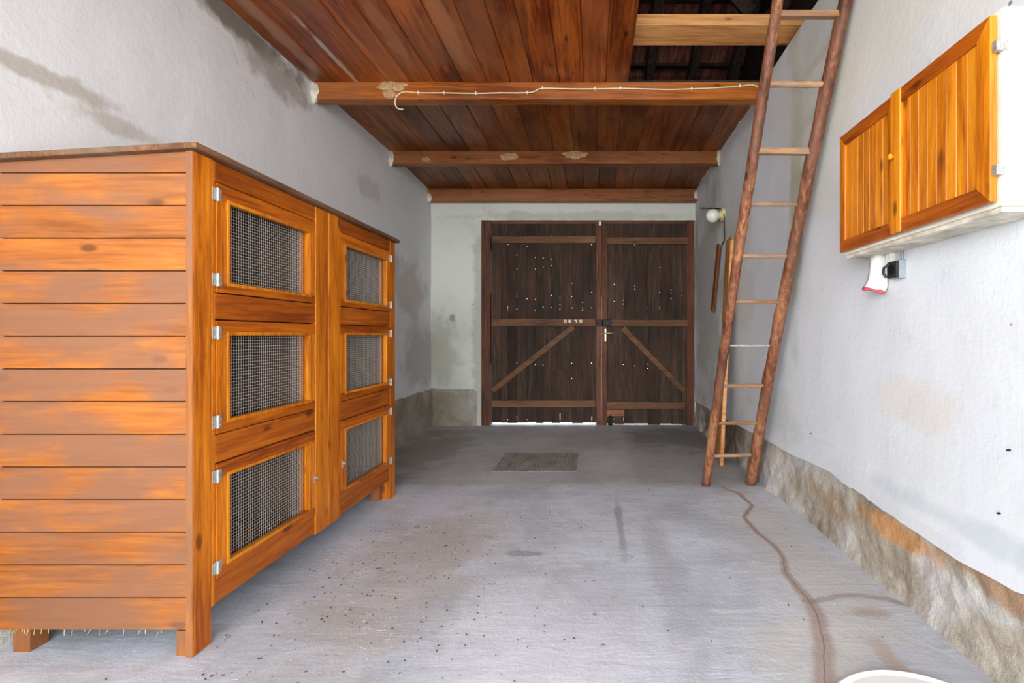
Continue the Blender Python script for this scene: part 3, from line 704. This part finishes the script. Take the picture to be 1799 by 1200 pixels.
def hutch_door(ya, yb, z0, z1, hinge_near, oz0, oz1):
    d = MB(); g = .0025
    sx = .062
    ya += g; yb -= g; z0 += g; z1 -= g
    oy0, oy1 = ya+.055, yb-.042
    if not hinge_near: oy0, oy1 = ya+.052, yb-.052
    a_, c_ = HXF-.024, HXF+.003
    fr = MB().box(a_, c_, ya, oy0, oz0, oz1); fr.nw().box(a_, c_, oy1, yb, oz0, oz1)
    def rail(za, zb, top):                    # a rail with the stiles butted on it, sharing their corners
        fr.nw(slot=1); zi = za if top else zb; zo = zb if top else za
        vs = [(x, y, z) for z in (zi, zo) for x in (a_, c_) for y in (ya, oy0, oy1, yb)]
        fr.add(vs, [(0,1,5,4),(1,2,6,5),(2,3,7,6),(8,9,13,12),(9,10,14,13),(10,11,15,14),(0,1,9,8),(1,2,10,9),(2,3,11,10),(4,5,13,12),(5,6,14,13),(6,7,15,14),(0,4,12,8),(3,7,15,11)])
    rail(z0, oz0, False); rail(oz1, z1, True)
    door = fr.build('mesh_door', [M['pine_z'], M['pine_y2']], hut, weld=True)
    ORG[door.name] = ORG[hut.name]
    e = .010; bd = MB(); xa_, xb_ = HXF-.016, HXF+.006
    i_ = [(oy0+.003,oz0+.003),(oy1-.003,oz0+.003),(oy1-.003,oz1-.003),(oy0+.003,oz1-.003)]; o_ = [(oy0-e,oz0-e),(oy1+e,oz0-e),(oy1+e,oz1+e),(oy0-e,oz1+e)]
    vs = [(x, p[0], p[1]) for x in (xa_, xb_) for p in i_+o_]
    fs = []
    for k in range(4):
        n_ = (k+1) % 4; fs += [(8+k, 8+n_, 12+n_, 12+k), (k, 4+k, 4+n_, n_), (k, n_, 8+n_, 8+k), (4+k, 12+k, 12+n_, 4+n_)]
    bd.add(vs, fs).build('bead', M['cab_z'], door, bevel=.0015)
    mesh_panel(HXF-.027, oy0, oy1, oz0, oz1).build('wire_mesh', M['wire'], door)
    # rear batten seen through the mesh at the far side
    MB().box(HXF-.05, HXF-.03, oy1+.0, oy1+.03, oz0-.02, oz1+.02).build('back_batten', M['pine_z'], door)
    for zz in (z1-.045, z0+.045):
        hy = ya-.001 if hinge_near else yb+.001
        h = MB().box(HXF+.0035, HXF+.0055, hy-.020, hy+.020, zz-.023, zz+.023)
        h.tube([(HXF+.008, hy, zz-.024), (HXF+.008, hy, zz+.024)], .0045, 8)
        for s1 in (-1,1):
            for s2 in (-1,1): h.lathe((HXF+.0055, hy+s1*.013, zz+s2*.014), [(.003,0),(.002,.0012)], 'x', 8)
        h.build('hinge', M['zinc'], door)
    if not (z0 < .5): return
    ly = yb-.012 if hinge_near else ya+.012
    k = MB().lathe((HXF+.004, ly, (z0+z1)/2-.02), [(.004,0),(.004,.012),(.008,.013),(.008,.017),(.002,.019)], 'x', 10)
    k.box(HXF+.006, HXF+.009, ly-.004 , ly+.004, (z0+z1)/2-.045, (z0+z1)/2-.005)
    k.build('turn_catch', M['zinc'], door)
for (ya, yb, near) in ((1.686, 2.285, True), (2.509, 3.121, False)):
    hutch_door(ya, yb, 1.286, 1.697, near, 1.3245, 1.633)
    hutch_door(ya, yb, .759, 1.185, near, .806, 1.130)
    hutch_door(ya, yb, .220, .652, near, .266, .595)
# near side: horizontal boards, roof falls towards the wall
b = MB(); z = .090
def rtop(x): return 1.777 + (x-HXF)*.057
while z < 1.775:
    z1 = min(z+.115, 1.9); xa, xb = HB, HXF-.024; e = .0022
    b.nw(); ya, yb2 = HY_A+.003, HY_A+.021
    za, zb = min(z1-.002, rtop(xa)), min(z1-.002, rtop(xb))
    pr = [(xa, z+.001), (xb, z+.001), (xb, zb), (xa, za)]
    if za - z > .02: b.prism(pr, 'y', ya, yb2)
    z += .115
side = b.build('side_boards', M['pine_x'], hut, bevel=.003)
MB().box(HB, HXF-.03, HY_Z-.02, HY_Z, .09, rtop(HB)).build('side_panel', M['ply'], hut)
# feet
MB().box(HXF-.064, HXF-.0245, HY_A+.0, HY_A+.05, 0, .089).build('leg', M['pine_leg'], hut, bevel=.002)

for xa, ya in ((HB+.03, HY_A+.022), (HB+.03, HY_Z-.1), (HXF-.115, 3.08)):
    MB().box(xa, xa+.06, ya, ya+.06, 0, .119).build('leg', M['pine_leg'], hut, bevel=.003)
# inside
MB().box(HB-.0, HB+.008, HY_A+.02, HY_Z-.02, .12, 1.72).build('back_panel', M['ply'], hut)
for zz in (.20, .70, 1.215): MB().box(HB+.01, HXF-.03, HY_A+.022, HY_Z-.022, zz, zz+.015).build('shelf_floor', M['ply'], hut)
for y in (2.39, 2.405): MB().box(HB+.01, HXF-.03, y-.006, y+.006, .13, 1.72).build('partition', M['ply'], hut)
# roof board
x0, x1 = HB-.01, HXF+.025
z0 = lambda x: 1.777 + (x-HXF)*.057
b = MB(); b.prism([(x0, z0(x0)), (x1, z0(x1)), (x1, z0(x1)+.021), (x0, z0(x0)+.021)], 'y', HY_A-.022, HY_Z+.02)
b.build('roof_board', M['roof_ply'], hut, bevel=.003)
# bedding left inside the bottom boxes
b = MB()
for _ in range(500):
    x, y = U(HB+.05, HXF-.05), U(1.68, 3.1); 
    if abs(y-2.4) < .03: continue
    a = R()*6.3; l = U(.02,.05); z = .217 + R()*.012
    b.bar((x, y, z), (x+l*math.cos(a)*.5, y+l*math.sin(a)*.5, z+U(0,.01)), .002, .001)
tag(b.build('hay', M['dust']), 'scattered old hay on the floor of the lowest hutch boxes', 'hay', kind='stuff')

# ---------------------------------------------------------------- ladder
def ladder():
    A0, A1 = P(1240,852,3.42), P(1367,0,2.27)
    B0, B1 = P(1318.5,848,3.45), P(1486,0,2.27)
    A0.z = B0.z = 0.0
    t = thing('ladder', (1.0, 3.44, 0), 'old wooden pole ladder leaning up through the ceiling hatch beside the right wall', 'ladder')
    EXT = 1.22
    def pl(a, b, bow, tt):
        p = a + (b-a)*tt; p.x = a.x + (b.x-a.x)*min(tt, 1)**1.0; return p + Vector((bow*math.sin(min(1,tt)*math.pi*1.0), 0, 0))
    sa = lambda tt: pl(A0, A1, -.012, tt)
    sb = lambda tt: pl(B0, B1, -.022, tt)
    for fn, ra, rb in ((sa, .032, .029), (sb, .038, .033)):
        ts = lins(0, EXT, 60)
        b = MB(); b.tube([fn(q) for q in ts], [ra+(rb-ra)*q for q in ts], 14, rough=.16)
        b.build('stile', M['pole'], t, smooth=True)
    for i, q in enumerate((.088,.180,.279,.378,.478,.574,.675,.769,.878,.980,1.08,1.18)):
        a, c = sa(q), sb(q); d = (c-a).normalized()
        wr = (.012,.011,.012,.007,.011,.012,.012,.022,.015,.018,.015,.015)[i]
        b = MB(); n = 12
        pts = [a + (c-a)*k/n for k in range(n+1)]
        if wr > .017:
            b.bar(a, c, .03, wr*1.75)
        else:
            b.tube(pts, [wr*(1.0 + .18*math.sin(k/n*math.pi)) for k in range(n+1)], 9, rough=.2)
        o = b.build('rung', M['zinc'] if i == 3 else M['rung'], t, bevel=.004 if wr > .017 else 0)
        if i == 3: tag(o, 'thin grey metal rung')
ladder()

# ---------------------------------------------------------------- planks by the ladder, lamp, wall cables
def lean(name, foot, top, wdt, th, mat, label, group=None):
    f, tp = Vector(foot), Vector(top); d = (tp-f).normalized()
    t = MB().bar(f, tp, wdt, th, (1,0,0)); return t.build(name, mat, bevel=.003, label=label, cat='plank', group=group)
lean('leaning_plank', (1.135, 4.14, -.012), (1.262, 4.26, 2.03), .17, .026, M['plank_old'], 'tall brown plank standing on the floor behind the ladder, leaning on the right wall')
lean('leaning_batten', (1.105, 3.98, -.012), (1.235, 4.10, 1.98), .035, .03, M['raw'], 'narrow pale batten leaning behind the ladder in front of the tall plank')
lean('hanging_board', (1.275, 4.93, 1.38), (1.270, 4.66, 2.05), .09, .022, M['plank_red'], 'short reddish board hung on the right wall left of the ladder')
t = thing('wall_lamp', (1.19, 4.6, 2.25), 'round white globe lamp on a cream base on the right wall near the gate', 'lamp')
b = MB(); c = P(1252, 379, 4.6); rr = .068
b.lathe(c, [(rr*math.sin(math.pi*k/14)*(1 if k < 10 else .95)+.0005, -rr*math.cos(math.pi*k/14)) for k in range(15)], 'x', 24).build('globe', M['bulb'], t, smooth=True)
MB().lathe((c.x+.06, c.y, c.z+.01), [(.035,0),(.036,.02),(.06,.022),(.064,.05),(.055,.06)], 'x', 20).build('lamp_base', M['cream'], t)
b = MB(); q = XR-.012
b.tube([(q, 5.6, 2.69), (q, 4.66, 2.42), (q, 4.58, 2.39), (q, 4.54, 2.34)], .006, 6)
b.tube([(q, 4.54, 2.34), (q, 4.53, 2.22), (q-.002, 4.52, 2.07), (q, 4.62, 2.04)], .006, 6)
b.build('wall_cable', M['cable_dark'], label='thin dark cable running along the right wall past the globe lamp', cat='cable')

# ---------------------------------------------------------------- wall cabinet
CX = 1.15; CYn, CYf = 1.295, 2.106; CZ0, CZ1 = H+.378, H+.911
cab = thing('wall_cabinet', ((CX+XR)/2, (CYn+CYf)/2, CZ0), 'white wall cabinet with two honey-coloured pine doors hanging on the right wall', 'cabinet')
MB().box(CX+.002, XR-.012, CYn-.012, CYf, CZ0-.012, CZ1+.018).build('cabinet_body', M['white'], cab, bevel=.006)
MB().box(CX+.01, XR-.008, CYn+.002, CYf-.004, CZ0-.028, CZ0-.0125).build('bottom_board', M['white2'], cab, bevel=.002)
def cab_door(y0, y1, xf, far):
    y0 += .001; y1 -= .001; z0, z1 = CZ0, CZ1; st = .052; th = .020; yi0, yi1 = y0+(.048 if not far else .028), y1-(.050 if not far else .045)
    i_ = [(yi0,z0+st),(yi1,z0+st),(yi1,z1-st),(yi0,z1-st)]; o_ = [(y0,z0),(y1,z0),(y1,z1),(y0,z1)]
    s_ = MB(); vs = [(x, p[0], p[1]) for x in (xf+th, xf) for p in i_+o_]
    for k in range(4):
        n_ = (k+1) % 4; s_.nw(slot=(1,0,1,0)[k])
        if k == 0: s_.add(vs, [])
        base = 0
        for f_ in [(8+k, 8+n_, 12+n_, 12+k), (k, 4+k, 4+n_, n_), (k, n_, 8+n_, 8+k), (4+k, 12+k, 12+n_, 4+n_)]:
            s_.f.append(f_); s_.r.append(s_.cur); s_.ms.append(s_.slot)
    d = s_.build('cabinet_door', [M['cab_z'], M['cab_y']], cab, bevel=.003); ORG[d.name] = ORG[cab.name]
    n = 8 if not far else 7; pnl = MB(); w_ = (yi1-yi0)/n
    for k in range(n):
        a, c = yi0+k*w_, yi0+(k+1)*w_; e = .0022; pnl.nw()
        pnl.prism([(xf+.008+e, a+.0003), (xf+.008, a+e), (xf+.008, c-e), (xf+.008+e, c-.0003), (xf+.017, c-.0003), (xf+.017, a+.0003)], 'z', z0+st-.002, z1-st+.002)
    pnl.build('panel', M['cab_z'], d)
    return d
dn = cab_door(CYn, 1.728, CX-.024, False); df = cab_door(1.729, CYf, CX-.018, True)
MB().box(CX-.030, CX-.0235, 1.672, 1.727, CZ0+.001, CZ1-.001).build('cover_strip', M['cab_z'], dn, bevel=.003)
k = MB().lathe((CX-.030, 1.703, P(1590,275,1.70).z), [(.006,0),(.005,-.006),(.010,-.011),(.0115,-.017),(.008,-.023),(.001,-.025)], 'x', 16).build('knob', M['cab_z'], dn, smooth=True)
for py in (84, 300):
    z = P(1750, py, 1.295).z
    h = MB().box(CX-.020, CX+.012, CYn-.0145, CYn-.0005, z-.014, z+.014); h.tube([(CX-.006, CYn-.014, z-.015), (CX-.006, CYn-.014, z+.015)], .004, 8); h.build('hinge', M['zinc'], dn)

# socket box under the cabinet
t = thing('junction_box', (1.275, 1.92, H+.235), 'small grey electric box with a dark open front under the wall cabinet', 'box')
MB().box(1.262, 1.293, 1.885, 1.955, H+.235, H+.312).build('box_body', M['grey'], t, bevel=.004)
m = MB().box(1.252, 1.263, 1.889, 1.951, H+.239, H+.308); m.tube([(1.25, 1.93, H+.30), (1.235, 1.945, H+.285), (1.24, 1.955, H+.262), (1.25, 1.95, H+.245)], .006, 6)
m.build('socket_face', M['dark_plastic'], t, bevel=.002)
MB().lathe((1.252, 1.92, H+.273), [(.022,0),(.022,-.004),(.017,-.0045),(.017,-.001)], 'x', 18).build('socket_ring', M['black'], t)
MB().tube([(1.283, 1.90, H+.31), (1.283, 1.90, H+.352)], .006, 8).build('conduit', M['grey'], t, smooth=True)
# curled white cover with a pinkish lower edge
t = thing('cable_cover', (1.27, 2.05, H+.19), 'bent white plastic cover with a pinkish lower edge hanging below the wall cabinet', 'cover')
prof = [(.352, 1.240), (.33, 1.238), (.30, 1.236), (.27, 1.233), (.245, 1.228), (.225, 1.218), (.210, 1.206)]
b = MB(); vs, fs = [], []; K = 10
for i, (z, x) in enumerate(prof):
    for k in range(K+1):
        a = k/K; px_ = min(x + .068*max(0, a-.18)/.82, 1.287); curl = .045*max(0, (.3-a)/.3)
        vs.append((px_, 2.0 + curl + .006*math.sin(a*3), H+z - .020*a*max(0, i-3)/3))
n = K+1
for i in range(len(prof)-1):
    for k in range(K): fs.append((i*n+k, i*n+k+1, (i+1)*n+k+1, (i+1)*n+k))
b.add(vs, fs); o = b.build('cover_shell', M['plastic'], t, smooth=True); md = o.modifiers.new('solid', 'SOLIDIFY'); md.thickness = .004
last = [Vector(v) for v in vs[-n:]]
MB().tube([v + Vector((0,0,-.004)) for v in last], [.007+.003*math.sin(i) for i in range(n)], 6).build('residue', M['pink'], t, smooth=True, label='pinkish red crust along the lower edge')
b = MB().box(1.270, 1.292, 1.957, 1.990, H+.30, H+.352); b.build('backing_plate', M['plastic'], t, bevel=.002)
# tiny bits fixed on the right wall
for i, (px, py) in enumerate(((1773,791),(1756,902),(1425,762))):
    c = W(px, py, XR)
    MB().lathe((XR+.004, c[1], c[2]), [(.0035,0),(.003,-.011),(.001,-.012)], 'x', 8).build('nail', M['black'], label=('small dark nail head in the right wall, upper one by the right frame edge','small dark nail head in the right wall, low above the bare plinth','small dark nail head in the right wall just right of the ladder foot')[i], cat='nail', group='nails in the right wall')

# ---------------------------------------------------------------- floor things
# ribbed cover let into the old slab
def FP(x, y, h=0):
    z = 904/(y-588)
    for _ in range(4): z = 800*(H-floor_z(z))/(y-588)
    return Vector(((x-1045)*z/800, z, floor_z(z)+h))
a, c = FP(905, 797), FP(870, 829)
b = MB(); xa, xb, ya, yb2 = -.86, -.15, c.y, a.y
n = 26
for i in range(n):
    x = xa + (xb-xa)*i/n; b.nw(); zz = [floor_z(y)+.0055 for y in (ya, yb2)]
    w_ = (xb-xa)/n*.70
    b.add([(x,ya,zz[0]-.01),(x+w_,ya,zz[0]-.01),(x+w_,yb2,zz[1]-.01),(x,yb2,zz[1]-.01),(x,ya,zz[0]),(x+w_,ya,zz[0]),(x+w_,yb2,zz[1]),(x,yb2,zz[1])],
          [(0,3,2,1),(4,5,6,7),(0,1,5,4),(1,2,6,5),(2,3,7,6),(3,0,4,7)])
b.build('drain_cover', M['cover'], label='ribbed metal drain cover sunk in the concrete floor in front of the gate', cat='drain cover')
# white round lid at the bottom edge
t = MB().lathe((.955, 1.212, 0), [(.308,.002),(.308,.012),(.300,.016),(.285,.010),(.05,.010)], 'z', 64).build('round_lid', M['plastic'], smooth=False, label='white round plastic lid lying on the concrete floor', cat='lid')
# crumbs and straw
b = MB()
for k in range(1100):
    while True:
        x, y = random.gauss(-.95, .45), random.gauss(2.0, .55)
        if -2.0 < x < .3 and 1.25 < y < 3.6 and not (x < HXF+.03 and HY_A-.05 < y < HY_Z+.05): break
    a = R()*6.3; z = floor_z(y)+.005; dark = k < 420
    l = U(.002, .009) if dark else U(.008, .028); wd = U(.002,.005) if dark else U(.0008,.0016)
    b.nw(slot=0 if dark else 1); b.bar((x, y, z), (x+l*math.cos(a), y+l*math.sin(a), z+U(0,.003)), wd, wd*.5)
tag(b.build('litter', [M['debris'], M['straw']]), 'dark crumbs and pale straw bits scattered on the floor beside the hutch', 'litter', kind='stuff')
def scatter(n, region, mat, name, label, l0, l1, wd, cat):
    b = MB()
    for _ in range(n):
        x, y = region(); a = R()*6.3; l = U(l0, l1); z = floor_z(y)+.005
        b.bar((x, y, z), (x+l*math.cos(a), y+l*math.sin(a), z+U(0,.003)), wd*U(.6,1.3), wd*.5)
    tag(b.build(name, mat), label, cat, kind='stuff')
def reg2(): return U(-.3, 1.25), U(1.3, 4.5)
scatter(45, reg2, M['debris'], 'grit', 'sparse dark grit over the middle of the concrete floor', .004, .01, .004, 'grit')
def reg3():
    x = U(HB+.02, HXF-.02) if R() < .75 else U(HB, HB+.2); return x, HY_A - .004 + random.gauss(0, .012)
b = MB()
for _ in range(26):
    x = U(HB, HXF); z = .090 ; a = U(-.5,.5); l = U(.006,.022)
    b.bar((x, HY_A+.01, z), (x+l*math.sin(a), HY_A+.004, z-l*math.cos(a)), .0012, .001)
b.build('hay_wisps', M['straw'], hut, kind='stuff')
